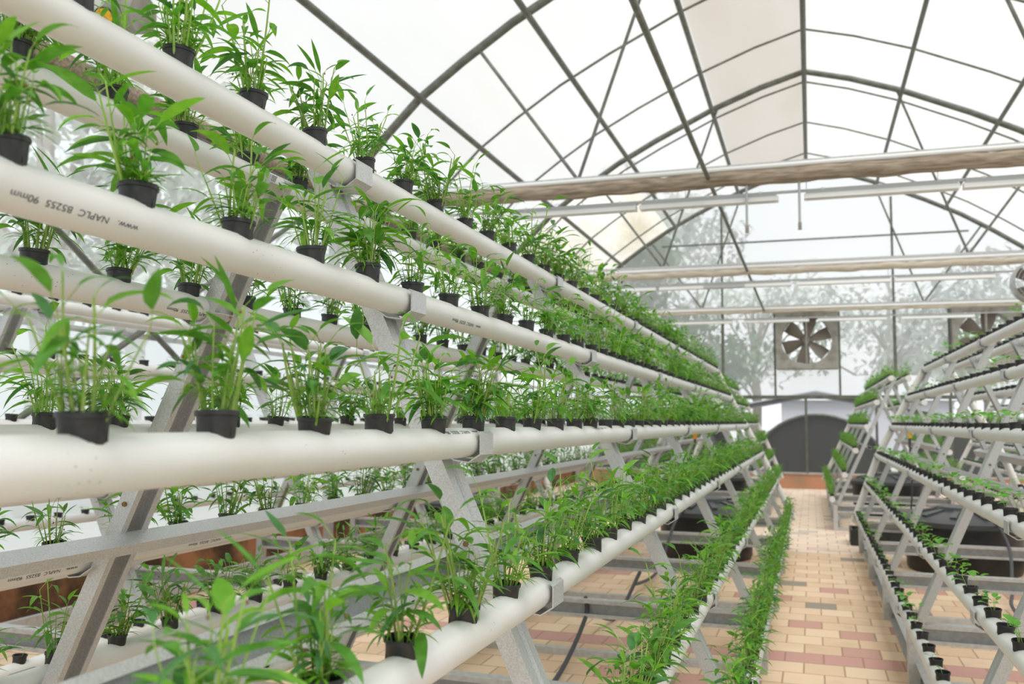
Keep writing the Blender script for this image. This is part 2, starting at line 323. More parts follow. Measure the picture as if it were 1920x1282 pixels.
# cross rolls of shade cloth with lamps under them
def rollnoise(x, s): return .006*math.sin(x*7+s)+.004*math.sin(x*17+2*s)
for k, (y, rr_) in enumerate(((7.88, .068), (12.88, .05), (17.6, .03))):
    t = empty('shade_cloth_roll', f'rolled brown shade cloth under the {WH[k+1]} roof arch', 'shade roll', (0, y-.07, 3.35))
    b = MB(); xs = np.arange(-4.4, 4.41, .1); b.tube([(x, 0, rollnoise(x, k)) for x in xs], [rr_+.5*rollnoise(x*1.7, k+1) for x in xs], 12); b.obj('cloth_roll', 'cloth' if k == 0 else 'roll', t)
    b = MB(); b.tube([(-4.45, -.02, rr_+.016), (4.45, -.02, rr_+.016)], .022, 10); b.obj('roll_bar', 'white', t)
    t = empty('lamp_rail', f'slim rail carrying strip lamps under the {WH[k+1]} roof arch', 'lamp rail', (0, y, 3.22))
    b = MB(); b.box((0, 0, 0), (8.6, .02, .022)); b.obj('rail', 'steel2', t, smooth=False)
    for x in np.arange(-4.0, 4.1, 1.0):
        b = MB(); b.tube([(x+.05*math.sin(9*x), 0, 0), (x+.05*math.sin(9*x), 0, .15)], .0025, 5); b.obj('hanging_wire', 'wire', t)
lamp0 = empty('strip_lamp', '', 'lamp', (0, 0, 0))
b = MB(); b.sheet([(0, -.048, -.012), (0, -.030, .030), (0, .030, .030), (0, .048, -.012)], (1.2, 0, 0), .004); b.obj('reflector', 'white', lamp0, smooth=False)
b = MB(); b.box((.6, 0, .046), (1.17, .055, .032)); b.obj('housing', 'lampbody', lamp0, smooth=False)
b = MB(); b.tube([(.02, 0, -.004), (1.18, 0, -.004)], .015, 10); b.obj('lamp_tube', 'lampglass', lamp0)
for x in (.15, .6, 1.05):
    b = MB(); b.box((x, 0, .066), (.025, .03, .03)); b.obj('clip', 'white', lamp0, smooth=False)
first = True
P5 = ['far left', 'left', 'middle left', 'middle right', 'right', 'far right']
for k, (y, z, xs) in enumerate(((7.88, 3.155, (-2.66, -1.43, -.02, 1.205)), (12.85, 3.15, (-3.3, -2.05, -.82-.6, -.145, 1.1)), (17.6, 3.155, (-2.6, -1.2, .15, 1.6)))):
    for j, x in enumerate(xs):
        lb = f'grey strip lamp, number {["one", "two", "three", "four", "five"][j]} from the left, under the {WH[k+1]} arch'
        if first: o = lamp0; first = False
        else: o = copy_tree(lamp0)
        o.location = (x, y, z); o['label'] = lb
for x, lb in ((-.49, 'thin hanging probe tube left of the other near the first lamps'), (-.058, 'thin hanging probe tube in the gap between two strip lamps')):
    t = empty('hanging_probe', lb, 'probe', (x, 7.8, 2.9)); b = MB(); b.tube([(0, 0, 0), (0, 0, .46)], .011, 8); b.obj('tube', 'lampbody', t); b = MB(); b.box((0, 0, 0), (.03, .03, .06)); b.obj('end_cap', 'fanbody', t, smooth=False)
# box fans in the end wall
def box_fan(x0, x1, lb):
    t = empty('exhaust_fan', lb, 'fan', ((x0+x1)/2, YB, (FZ[0]+FZ[1])/2)); w = (x1-x0); h = FZ[1]-FZ[0]; r = .46
    b = MB(); n = 48; out = []
    for k in range(n):
        a = 2*math.pi*k/n; c, s_ = math.cos(a), math.sin(a); q = .5/max(abs(c), abs(s_)); out.append((c*q*w*1.0, s_*q*h))
    vs = [(x, -.2, z) for x, z in out] + [(r*math.cos(2*math.pi*k/n), -.17, r*math.sin(2*math.pi*k/n)) for k in range(n)] + [(r*math.cos(2*math.pi*k/n), .15, r*math.sin(2*math.pi*k/n)) for k in range(n)] + [(x, .2, z) for x, z in out]
    fs = []
    for a, c in ((0, 1), (1, 2), (3, 0)): fs += [(a*n+k, a*n+(k+1) % n, c*n+(k+1) % n, c*n+k) for k in range(n)]
    b.add(vs, fs); b.obj('housing', 'fanbody', t)
    for k in range(6):
        a = k*math.pi/3+.35; b = MB(); vs = []
        for i, rr in enumerate((.07, .2, .32, .44)):
            wd = (.05, .085, .115, .12)[i]
            for sgn in (-1, 1):
                tw = .5; vs.append((rr*math.cos(a) - sgn*wd*math.sin(a), sgn*wd*tw-.0, rr*math.sin(a) + sgn*wd*math.cos(a)))
        m = len(vs); vs += [(x, y+.006, z) for x, y, z in vs]
        fs = [(2*i, 2*i+2, 2*i+3, 2*i+1) for i in range(3)] + [(m+2*i, m+2*i+1, m+2*i+3, m+2*i+2) for i in range(3)]
        b.add(vs, fs); b.obj('blade', 'blade', t)
    b = MB(); b.lathe([(0, -.09), (.07, -.09), (.08, 0), (.08, .06), (0, .06)], 20, axis='y'); b.obj('hub', 'blade', t)
    b = MB(); b.box((0, -.15, 0), (.035, .03, h*.94)); b.obj('support_bar', 'fanbody', t, smooth=False)
box_fan(-.61, .50, 'square wall fan with wide blades in the middle of the end wall'); box_fan(2.45, 3.56, 'square wall fan at the right of the end wall')
# round circulation fans
def round_fan(loc, r, L, lb, sticker=False):
    t = empty('circulation_fan', lb, 'fan', loc)
    b = MB(); b.lathe([(r*.9, -L/2), (r, -L/2+.02), (r, L/2-.02), (r*.9, L/2), (r*.88, L/2-.02), (r*.96, L/2-.04), (r*.96, -L/2+.04), (r*.88, -L/2+.02), (r*.9, -L/2)], 32, axis='y'); b.obj('drum', 'chrome', t)
    for k in range(5):
        a = k*2*math.pi/5; b = MB(); b.add([(.04*math.cos(a), -.02, .04*math.sin(a)), (.9*r*math.cos(a-.3), -.04, .9*r*math.sin(a-.3)), (.9*r*math.cos(a+.3), .04, .9*r*math.sin(a+.3)), (.05*math.cos(a+.8), .02, .05*math.sin(a+.8))], [(0, 1, 2, 3), (3, 2, 1, 0)]); b.obj('blade', 'blade', t)
    b = MB(); b.lathe([(0, -L/2-.02), (r*.3, -L/2-.02), (r*.34, 0), (0, .05)], 20, axis='y'); h = b.obj('motor', 'fanbody', t)
    b = MB()
    for q in (.45, .62, .8): b.tube([(r*q*math.cos(a), -L/2-.01, r*q*math.sin(a)) for a in np.linspace(0, 2*math.pi, 25)], .004, 5)
    for k in range(8): a = k*math.pi/4; b.tube([(0, -L/2-.012, 0), (r*math.cos(a), -L/2, r*math.sin(a))], .004, 5)
    b.obj('wire_guard', 'chrome', t); b = MB(); b.tube([(0, 0, r), (0, 0, r+.25)], .012, 8); b.obj('hanger', 'steel2', t)
    if sticker:
        b = MB(); b.lathe([(0, -L/2-.03), (r*.2, -L/2-.03), (r*.2, -L/2-.02)], 24, axis='y'); b.obj('round_sticker', 'yellow', t)['label'] = 'round yellow sticker with dark rim'
        b = MB(); b.lathe([(r*.2, -L/2-.031), (r*.235, -L/2-.031), (r*.235, -L/2-.02)], 24, axis='y'); b.obj('sticker_rim', 'pot', t)
round_fan((2.66, 12.4, 3.0), .27, .22, 'round metal circulation fan hanging at the right edge')
def gearbox():
    t = empty('curtain_motor', 'grey motor housing with round yellow sticker behind top left pipe', 'motor', (-4.33, 4.5, 3.88))
    b = MB(); b.tube([(-.42, .02, .12), (-.1, 0, .03), (.3, 0, -.05)], [.11, .14, .12], 20); b.tube([(-.9, .05, .2), (-.42, .02, .12)], .07, 14); b.obj('housing', 'fanbody', t)
    c = Vector((.0, -.02, -.03)); d = (Vector((4.33, -4.5, H-3.88))).normalized(); c = c + d*.15
    b = MB(); b.tube([c, c+d*.03], .062, 24); b.obj('sticker_rim', 'pot', t)
    b = MB(); b.tube([c+d*.028, c+d*.034], .053, 24); b.obj('round_sticker', 'yellow', t)['label'] = 'round yellow sticker'
    b = MB(); b.box((-.2, .1, .25), (.05, .05, .3)); b.obj('hanger', 'steel2', t, smooth=False)
gearbox()
# ---------------------------------------------------------------- printed lettering on pipes
def lettering(txt, parent, y, ang, flip, size=.0082, side=1, r=.0288, length=.18):
    cu = bpy.data.curves.new('t', 'FONT'); cu.body = txt; cu.size = size*1.35; ob = bpy.data.objects.new('t', cu); C.objects.link(ob)
    dg = bpy.context.evaluated_depsgraph_get(); me = bpy.data.meshes.new_from_object(ob.evaluated_get(dg)); bpy.data.objects.remove(ob)
    xs = [v.co.x for v in me.vertices]; kx = length/(max(xs)-min(xs)); x0 = (max(xs)+min(xs))/2
    for v in me.vertices:
        x, h = (v.co.x-x0)*kx, v.co.y - size*.5
        if flip: x, h = -x, -h
        a = ang + h/r
        v.co = (side*r*math.cos(a), y + side*x*1.0, r*math.sin(a)) if True else None
    me.materials.append(M['ink']); o = bpy.data.objects.new('printed_lettering', me); C.objects.link(o); o.parent = parent; return o
# ---------------------------------------------------------------- racks
ZS = [1.765, 1.487, 1.206, .931, .648, .365]
PR = .0285
LEGP = [(.0, 1.80), (1, .28)]
def rack(name, label, ax, offs, y0, y1, frames, base_z=.30, header=True, detail=2, leg_dx=0., dx=0.):
    """A-frame rack; ax = apex x, offs = pipe offsets from the apex, top to bottom (aisle side positive)."""
    t = empty(name, label, 'plant rack', (ax, 0, 0)); shear = lambda y: dx*(y-y0)
    pipes = {}
    for s in (1, -1):
        for i, (o_, z) in enumerate(zip(offs, ZS)):
            b = MB(); nn = 20 if detail > 1 else 12
            b.tube([(s*o_+shear(y0), y0, z), (s*o_+shear(y1), y1, z)], PR, nn); b.tube([(s*o_+shear(y0), y0-.02, z), (s*o_+shear(y0), y0+.03, z)], PR+.004, nn)
            p = b.obj('grow_pipe', 'pvc', t); pipes[(s, i)] = p
    xf, zf = offs[-1]+.0, .28
    l0 = offs[0]-.0455; l1 = offs[-1]-.09
    dirv = Vector((l1-l0, 0, ZS[-1]-ZS[0])).normalized()
    for y in frames:
        sh = shear(y)
        for s in (1, -1):
            sl = sh + leg_dx
            d = Vector((s*dirv.x, 0, dirv.z)); out = Vector((s*-dirv.z, 0, s*s*dirv.x)); out = Vector((s*abs(dirv.z), 0, abs(dirv.x)))
            top = Vector((s*l0+sl, y, ZS[0])) - d*.015; bot = Vector((s*l1+sl, y, ZS[-1])) + d*((ZS[-1]-base_z)/abs(dirv.z))
            top = top - d*(.0)
            b = MB(); a = .017
            def pt(o, u, w): return o + out*u + Vector((0, w, 0))
            prof = [(-a, .016), (-a, 0), (a, 0), (a, .028), (a-.006, .031), (a-.006, .049), (a, .052), (a, .08), (-a, .08), (-a, .064)]
            path = [pt(top, u, w-.02) for u, w in prof]
            b.sheet(path, bot-top, .003); lg = b.obj('leg', 'steel', t, smooth=False)
            if detail > 1:
                for zz in ((.955, 1.045) if s < 0 else (1.0,)):
                    q = top + d*((ZS[0]-zz)/abs(dirv.z)); b = MB(); b.tube([q+Vector((0, -.018, 0)), q+Vector((0, -.027, 0))], .0055, 6); bo = b.obj('bolt', 'rust', lg)
            # clips
            for i, (o_, z) in enumerate(zip(offs, ZS)):
                c = Vector((s*o_+sh, y, z)); w = .07; b = MB(); k = PR+.003
                path = [c+Vector((-s*.052, 0, -.012)), c+Vector((-s*.018, 0, -k-.002)), c+Vector((s*.012, 0, -k-.006)), c+Vector((s*(k+.004), 0, -.022)), c+Vector((s*(k+.004), 0, .016)), c+Vector((s*(k-.002), 0, .021))]
                path = [p+Vector((0, -.035, 0)) for p in path]
                b.sheet(path, (0, w, 0), .0025); b.obj('pipe_clip', 'steel', t, smooth=False)
            px = s*(offs[-1]-.035)+sh; b = MB(); b.box((px, y+.02, base_z/2), (.05, .07, base_z)); b.obj('foot_post', 'steel2', t, smooth=False)
        xa = offs[-1]-.04
        b = MB(); yy = y+.02
        b.sheet([(-xa+sh, yy-.03, base_z-.018), (-xa+sh, yy-.03, base_z), (-xa+sh, yy+.03, base_z), (-xa+sh, yy+.03, base_z-.09), (-xa+sh, yy-.03, base_z-.09), (-xa+sh, yy-.03, base_z-.072)], (2*xa, 0, 0), .003); b.obj('cross_channel', 'steel2', t, smooth=False)
        b = MB(); b.box((sh, yy, .018), (2*xa, .045, .035)); b.obj('floor_rail', 'steel2', t, smooth=False)
    fr = [y for y in frames]; ya, yb = fr[0], fr[-1]
    for s in (1, -1):
        px = s*(offs[-1]-.04); b = MB(); ext = Vector((shear(yb)-shear(ya), yb-ya, 0)); o_ = Vector((px+shear(ya), ya, .07))
        b.sheet([o_+Vector((0, 0, .05)), o_+Vector((s*-.04, 0, .05)), o_+Vector((s*-.04, 0, -.05)), o_+Vector((0, 0, -.05))], ext, .003); b.obj('long_channel', 'steel2', t, smooth=False)
        zc = .985; d = Vector((s*dirv.x, 0, dirv.z)); out = Vector((s*abs(dirv.z), 0, abs(dirv.x))); q = Vector((s*(l0+(l1-l0)*(ZS[0]-zc)/(ZS[0]-ZS[-1]))+leg_dx+shear(ya), ya-.3, zc+.005))
        q = q - out*.019
        hh = .012 if s < 0 else .030
        pth = [q-d*(hh-.012)-out*.0, q-d*hh-out*.0, q-d*hh-out*.047, q+d*(hh-.002)-out*.047, q+d*(hh-.002)-out*.0, q+d*(hh-.014)]
        b = MB(); b.sheet(pth, ext+Vector((0, .6, 0)), .003); b.obj('brace_channel', 'steel', t, smooth=False)
    if header:
        for s in (1, -1):
            pts = [Vector((s*offs[0]+shear(y1), y1+.0, ZS[0]+.01))] + [Vector((s*o_+shear(y1), y1+.02, z)) for o_, z in zip(offs, ZS)]
            bt = Vector((s*(offs[-1]+.03)+shear(y1), y1+.02, .30)); 
            b = MB(); b.tube(pts[1:] + [bt, bt+Vector((-s*.05, 0, -.03)), Vector((shear(y1), y1+.02, .26))], PR+.004, 14); b.obj('drain_header', 'pvc2', t)
    return t, pipes
FR = [1.64+1.55*k for k in range(-1, 6)]
AO = [.1105, .2404, .3897, .535, .67, .805]
rackA, pipA = rack('hydroponic_rack', 'long A-frame rack of white pipes filling the left, thick with green plants', -1.025, AO, -.9, 9.43, FR, leg_dx=-.02)
BO = [.11, .265, .41, .55, .655, .755]
rackB, pipB = rack('hydroponic_rack', 'A-frame rack of white pipes right of the aisle holding small seedlings', 1.16, BO, .8, 9.43, FR[1:])
rackC, pipC = rack('hydroponic_rack', 'A-frame rack of white pipes by the left wall with tiny sprouts', -3.46, [.11, .25, .39, .53, .67, .81], 1.4, 9.43, FR[1:])
BF = [11.2, 12.7, 14.2, 15.7]
rackA2, _ = rack('hydroponic_rack', 'small A-frame rack far behind the big left rack', -1.32, [.11, .27, .43, .56, .68, .79], 11.1, 16.3, BF, detail=1)
rackB2, _ = rack('hydroponic_rack', 'small A-frame rack with lush greens beyond the right rack, white pipe caps showing', .97, [.09, .25, .36, .49, .615, .757][:6], 11.1, 16.3, BF, detail=1, dx=0)
rackD2, _ = rack('hydroponic_rack', 'faraway A-frame rack at the right edge behind the right rack', 3.0, [.11, .25, .39, .53, .67, .79], 11.1, 16.3, BF, detail=1)
# end caps facing the camera on the back racks are the pipe ends themselves
TXT = 'www.   NAPLC  B5255  90mm'
for (s, i), y, a, fl in (((1, 1), .765, -.5, True), ((1, 1), 1.935, -.5, True), ((1, 2), 1.545, .8, True), ((1, 2), 2.7, .8, True)):
    lettering(TXT, pipA[(s, i)], y, a, fl).location.x = s*AO[i]; pipA[(s, i)].children[-1].location.z = ZS[i]
def fix_text(pip, s, i, x):
    for ch in pip[(s, i)].children: ch.location = (x, 0, ZS[i])
# left-side pipes show print on the face turned to the camera (+x side)
for (s, i), y, a in (((-1, 1), 1.58, -.6), ((-1, 1), 2.6, -.6), ((-1, 3), 2.05, -.4), ((-1, 3), 1.5, -.4)):
    o = lettering(TXT, pipA[(s, i)], y, a, True); o.location = (s*AO[i], 0, ZS[i])
# ---------------------------------------------------------------- plants
def leaf(b, p, d, L, w, droop, mi, seg=5, fold=.25, prof=None, roll=0.):
    p = Vector(p); d = Vector(d).normalized(); up_ = Vector((0, 0, 1)); sd = d.cross(up_)
    sd = sd.normalized() if sd.length > .05 else Vector((1, 0, 0)); sd = Matrix.Rotation(roll, 3, d) @ sd
    vs = []; st = L/seg
    for i in range(seg+1):
        t = i/seg; ww = w*(prof(t) if prof else math.sin(math.pi*min(1, t**.75*.97+.03))**.8)
        nn = sd.cross(d).normalized()
        vs += [p - sd*ww + nn*ww*fold, p, p + sd*ww + nn*ww*fold] if i < seg else [p, p, p]
        d = (d + Vector((0, 0, -droop/seg))).normalized(); p = p + d*st
    vs = vs[:-3] + [vs[-1]]; fs = []
    for i in range(seg-1):
        o = 3*i; fs += [(o, o+1, o+4, o+3), (o+1, o+2, o+5, o+4)]
    o = 3*(seg-1); fs += [(o, o+1, 3*seg), (o+1, o+2, 3*seg)]; b.add(vs, fs, mi)
def spinach(rng, nst, hmin, hmax, lo=False):
    b = MB()
    for k in range(nst):
        a = rng.uniform(0, 2*math.pi); r = .018*math.sqrt(rng.random()); h = hmin + (hmax-hmin)*rng.random()**1.5; lean = rng.uniform(.05, .55)*(.4+.6*r/.018)
        p = Vector((r*math.cos(a), r*math.sin(a), -.012)); d = Vector((math.cos(a)*lean, math.sin(a)*lean, 1)).normalized(); pts = [p]; ns = 3 if lo else 6
        cx = Vector((rng.uniform(-.25, .25), rng.uniform(-.25, .25), 0))
        for i in range(ns): d = (d + cx/ns + Vector((0, 0, .04))).normalized(); p = p + d*h/ns; pts.append(p)
        rad = rng.uniform(.0010, .0016)*(1.35 if h > .11 else 1); b.tube(pts, [rad*(1.15-.5*i/ns) for i in range(ns+1)], 3 if lo else 5, 1, cap=False)
        big = h > .075; nl = (2 if lo else rng.choice((3, 4, 5))) if big else 2; a2 = rng.uniform(0, 6.28)
        for j in range(nl):
            t = .38 + .62*j/max(1, nl-1) if nl > 1 else 1; i = min(ns-1, int(t*ns)); q = pts[i].lerp(pts[i+1], t*ns-i); a2 += 2.4+rng.uniform(-.5, .5)
            el = rng.uniform(.1, .9) + (.7 if j == nl-1 else 0); dd = Vector((math.cos(a2), math.sin(a2), el)).normalized()
            pl = rng.uniform(.008, .028)*(1 if big else .6); q2 = q + dd*pl
            if not lo: b.tube([q, q+dd*pl*.5, q2], .0006, 3, 1, cap=False)
            L = rng.uniform(.034, .074)*(1.0 if big else .6); w = L*rng.uniform(.07, .135)
            if j == nl-1 and big and rng.random() < .5: w *= 1.35
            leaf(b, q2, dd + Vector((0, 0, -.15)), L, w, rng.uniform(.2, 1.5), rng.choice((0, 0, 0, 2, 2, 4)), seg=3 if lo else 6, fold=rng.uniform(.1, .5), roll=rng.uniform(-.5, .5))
        if not lo and rng.random() < .25:
            q = pts[-2] + Vector((rng.uniform(-.02, .02), rng.uniform(-.02, .02), rng.uniform(-.02, .01))); b.tube([q, q+Vector((0, 0, .002)), q+Vector((0, 0, .0045))], [.0006, .0018, .0006], 5, 3)
        # split seed leaves low on the stem: narrow V pairs
        if rng.random() < (.35 if lo else .8):
            i = max(1, ns//3); q = pts[i]
            for _ in range(1 if lo else 2):
                a3 = rng.uniform(0, 6.28)
                for e in (-.28, .28):
                    dd = Vector((math.cos(a3+e), math.sin(a3+e), rng.uniform(.1, .8))); leaf(b, q, dd, rng.uniform(.03, .048), rng.uniform(.0014, .0024)*(1.6 if lo else 1), rng.uniform(.4, 1.4), 2, seg=3 if lo else 4, fold=.3)
    return b
def seedling(rng, n, size):
    b = MB()
    for k in range(n):
        a = rng.uniform(0, 6.28); r = .012*rng.random(); h = size*rng.uniform(.5, 1.1); p = Vector((r*math.cos(a), r*math.sin(a), -.012)); d = Vector((.4*math.cos(a), .4*math.sin(a), 1)).normalized()
        pts = [p]; 
        for i in range(3): d = (d+Vector((rng.uniform(-.15, .15), rng.uniform(-.15, .15), 0))).normalized(); p = p+d*h/3; pts.append(p)
        b.tube(pts, .0009, 4, 1, cap=False)
        for j in range(rng.choice((2, 2, 3, 4))):
            a2 = a+j*2.2+rng.uniform(-.4, .4); dd = Vector((math.cos(a2), math.sin(a2), rng.uniform(.2, .8))).normalized(); pl = size*rng.uniform(.15, .4); q = pts[-1 if j < 3 else -2]
            b.tube([q, q+dd*pl], .0006, 3, 1, cap=False); L = size*rng.uniform(.35, .65)
            leaf(b, q+dd*pl, dd, L, L*.36, rng.uniform(.2, 1.0), 0, seg=5, fold=.3, prof=lambda t: math.sin(math.pi*min(1, .08+.92*t**.8))**.6)
    return b
def pot_mesh(n=18):
    b = MB(); b.lathe([(.0002, -.045), (.0195, -.045), (.0228, .0), (.0232, .002), (.0258, .002), (.0258, .0), (.0262, -.0), (.0262, .0035), (.0240, .0040), (.0236, .002), (.0215, -.012)], n); return b
def pot_shape(n=18):
    b = MB(); b.lathe([(.0005, -.044), (.0190, -.044), (.0212, -.020), (.0228, -.003), (.0246, -.0025), (.0249, .0022), (.0243, .0032), (.0228, .0028), (.0222, -.001), (.0212, -.014)], n)
    if n > 12:
        for k in range(6): a = k*math.pi/3; b.box((.0212*math.cos(a), .0212*math.sin(a), -.014), (.0012, .0012, .022))
    return b
potM = pot_shape().mesh('net_pot', 'pot'); b = MB(); n = 14
b.add([(.0208*math.cos(2*math.pi*k/n), .0208*math.sin(2*math.pi*k/n), -.011) for k in range(n)] + [(0, 0, -.009)], [(k, (k+1) % n, n) for k in range(n)])
soilM = b.mesh('growing_medium', 'soil')
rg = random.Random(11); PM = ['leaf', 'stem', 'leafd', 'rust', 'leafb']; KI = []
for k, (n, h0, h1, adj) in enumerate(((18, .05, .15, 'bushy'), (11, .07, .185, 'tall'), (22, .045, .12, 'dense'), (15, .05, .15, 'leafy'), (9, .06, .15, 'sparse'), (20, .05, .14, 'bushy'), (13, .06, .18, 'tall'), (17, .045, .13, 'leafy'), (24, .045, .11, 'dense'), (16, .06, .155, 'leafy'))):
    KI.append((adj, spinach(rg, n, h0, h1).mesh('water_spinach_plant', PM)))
ORD = 'first second third fourth fifth sixth seventh eighth ninth tenth eleventh twelfth thirteenth fourteenth fifteenth sixteenth seventeenth eighteenth nineteenth twentieth'.split()
TENS = {2: 'twenty', 3: 'thirty', 4: 'forty', 5: 'fifty'}; TENO = {20: 'twentieth', 30: 'thirtieth', 40: 'fortieth', 50: 'fiftieth'}
def ordn(k):
    if k <= 20: return ORD[k-1]
    return TENO[k] if k % 10 == 0 else f'{TENS[k//10]}-{ORD[k % 10-1]}'
def make_potted(name, plantM, cat, grp):
    t = empty(name, '', cat, (0, 0, 0), grp)
    for nm, me in (('net_pot', potM), ('growing_medium', soilM), ('plant', plantM)):
        if me: o = bpy.data.objects.new(nm, me); C.objects.link(o); o.parent = t
    return t
POTZ = PR+.0175
def inview(p, mg=40):
    q = proj(p); return q and -mg < q[0] < 1920+mg and -mg-60 < q[1] < 1282+mg
TIER = ['top', 'second', 'third', 'fourth', 'fifth', 'lowest']
def rows(ax, offs, y0, y1, phase, sides=(1, -1), mg=60):
    out = []
    for s in sides:
        for i in range(6):
            ph = phase[i] if s > 0 else phase[i]+.1; k = 0; y = y0 + (ph - y0) % .2
            while y < y1:
                p = (ax + s*offs[i], y, ZS[i]+POTZ)
                if inview(p, mg): k += 1; out.append((p, s, i, k))
                y += .2
    return out
protos = {}
def place(name, p, s, i, k, kind, rackname, grp, mesh, adj, rng, sc, cat):
    key = mesh.name if mesh else 'none'
    if (name, key) not in protos: o = protos[(name, key)] = make_potted(name, mesh, cat, grp)
    else: o = copy_tree(protos[(name, key)])
    o.location = (p[0]+rng.uniform(-.002, .002), p[1]+rng.uniform(-.006, .006), p[2]+rng.uniform(-.003, .003)); o.rotation_euler = (rng.uniform(-.08, .08), rng.uniform(-.08, .08), rng.uniform(0, 6.28)); 
    for c in o.children:
        if c.name.startswith('plant'): c.scale = (sc, sc, sc)
    side = 'aisle-side' if s == (1 if rackname == 'left rack' else -1) else 'far-side'
    if rackname == 'wall rack': side = 'aisle-side' if s > 0 else 'wall-side'
    o['label'] = f'{adj} {kind} pot, {ordn(k)} from near end, {TIER[i]} {side} pipe, {rackname}'
rng = random.Random(5)
def dist(p): return (Vector(p)-Vector((0, 0, H))).length
allA = rows(-1.025, AO, .4, 9.38, [.10, .085, .06, .05, .0, .06], mg=170)
allA.sort(key=lambda q: dist(q[0])*(1.0 if q[1] > 0 else 1.12)); near, restA = allA[:300], allA[300:]
rest = []
for p, s, i, k in near:
    adj, me = KI[rng.randrange(len(KI))]; place('potted_water_spinach', p, s, i, k, 'water spinach', 'left rack', 'water spinach pots on the left rack', me, adj, rng, rng.uniform(.9, 1.15), 'potted plant')
rest += [(p, rng.uniform(.85, 1.1)) for p, s, i, k in restA]
# seedling pots of the right rack
SD = []
for k, (n, sz, adj) in enumerate(((1, .055, 'small'), (2, .06, 'leafy'), (3, .065, 'leafy'), (1, .03, 'tiny'), (2, .038, 'tiny'), (4, .06, 'full'))): SD.append((adj, seedling(rg, n, sz).mesh('seedling_plant', ['sleaf', 'stem'])))
allB = rows(1.16, BO, .9, 9.38, [.0, .0, .0, .0, .155, .1]); allB.sort(key=lambda q: dist(q[0])*(1.0 if q[1] < 0 else 1.3))
restS = []
for n_, (p, s, i, k) in enumerate(allB):
    y = p[1]; w = [3, 2, 1, 5, 5, .5] if i in (0, 1, 5) else [3, 4, 4, 1, 1, 3]
    adj, me = rng.choices(SD, w)[0]
    if n_ < 300: place('potted_seedling', p, s, i, k, 'seedling', 'right rack', 'seedling pots on the right rack', me, adj, rng, rng.uniform(.8, 1.3), 'seedling pot')
    else: restS.append((p, 1))
allC = rows(-3.46, [.11, .25, .39, .53, .67, .81], 1.5, 9.38, [.05, .1, .0, .08, .02, .1]); allC.sort(key=lambda q: dist(q[0])*(1.0 if q[1] > 0 else 1.3))
SP = [seedling(rg, 2, .022).mesh('sprout', ['sleaf', 'stem']), seedling(rg, 1, .028).mesh('sprout', ['sleaf', 'stem'])]
for n_, (p, s, i, k) in enumerate(allC):
    if n_ < 170: place('potted_sprout', p, s, i, k, 'sprout', 'wall rack', 'sprout pots on the wall rack', SP[n_ % 2], 'small', rng, 1, 'sprout pot')
    else: restS.append((p, 1))
# everything past the nearest pots: one object per kind of greenery
def stuffobj(name, label, items, variants, mats, cat):
    V = []; Fc = []; Mi = []; off = 0; rr = random.Random(3)
    arr = [(np.array(b.v), b.f, b.m) for b in variants]; pv = pot_shape(10); pa = np.array(pv.v); np_m = len(mats)
    for p, sc in items:
        v, f, m = arr[rr.randrange(len(arr))]; a = rr.uniform(0, 6.28); Rz = np.array([[math.cos(a), -math.sin(a), 0], [math.sin(a), math.cos(a), 0], [0, 0, 1]])
        for vv, ff, mm in ((v@Rz.T*sc, f, m), (pa, pv.f, [np_m]*len(pv.f))):
            V.append(vv+np.array(p)); Fc += [tuple(i+off for i in q) for q in ff]; Mi += list(mm); off += len(vv)
    me = bpy.data.meshes.new(name); me.from_pydata(np.concatenate(V).tolist(), [], Fc)
    for x in mats + ['pot']: me.materials.append(M[x])
    me.polygons.foreach_set('material_index', Mi); o = bpy.data.objects.new(name, me); C.objects.link(o); tag(o, label, cat, kind='stuff'); return o
lowv = [spinach(rg, 17, .05, .135, True) for _ in range(5)]
for ax, offs in ((-1.32, [.11, .27, .43, .56, .68, .79]), (.97, [.09, .25, .36, .49, .615, .757])):
    for s in (1, -1):
        for i in range(6):
            for y in np.arange(11.25, 16.2, .16 if s*ax < 0 else .25): rest.append(((ax+s*offs[i], float(y), ZS[i]+POTZ), .95))
for s in (-1,):
    for i in range(6):
        for y in np.arange(11.25, 16.2, .2): restS.append(((3.0+s*[.11, .25, .39, .53, .67, .79][i], float(y), ZS[i]+POTZ), 1))
stuffobj('distant_water_spinach', 'mass of small green pots on the far ends of the racks', rest, lowv, PM, 'potted plants')
stuffobj('distant_seedlings', 'rows of tiny seedling pots far back on the side racks', restS, [seedling(rg, 2, .03) for _ in range(3)], ['sleaf', 'stem'], 'seedling pots')
# ---------------------------------------------------------------- tanks, hoses, odds and ends
def tank(x, y, r, h, lb):
    t = empty('water_tank', lb, 'tank', (x, y, 0))
    b = MB(); b.lathe([(0, .0), (r*.93, .0), (r*.96, .03), (r, h-.05), (r*1.04, h-.05), (r*1.04, h), (r*.98, h)], 40); b.obj('body', 'tank', t)
    b = MB(); b.lathe([(r*1.06, h-.03), (r*1.07, h+.01), (r*.9, h+.04), (r*.45, h+.09), (r*.42, h+.12), (r*.2, h+.125), (0, h+.125)], 40)
    for k in range(10): a = k*math.pi/5; b.box((r*.66*math.cos(a), r*.66*math.sin(a), h+.07), (r*.42, .05, .02), 0, (Vector((math.cos(a), math.sin(a), -.22)).normalized(), Vector((-math.sin(a), math.cos(a), 0)), Vector((.2*math.cos(a), .2*math.sin(a), 1)).normalized()))
    b.obj('lid', 'lid', t)
tank(-.95, 8.62, .43, .42, 'round black water tank on the floor under the left rack'); tank(1.22, 8.62, .47, .42, 'round black water tank on the floor under the right rack')
tank(-3.46, 8.62, .45, .42, 'round black water tank under the rack by the left wall'); tank(.97, 13.4, .45, .45, 'round black water tank under the lush far rack right of aisle')
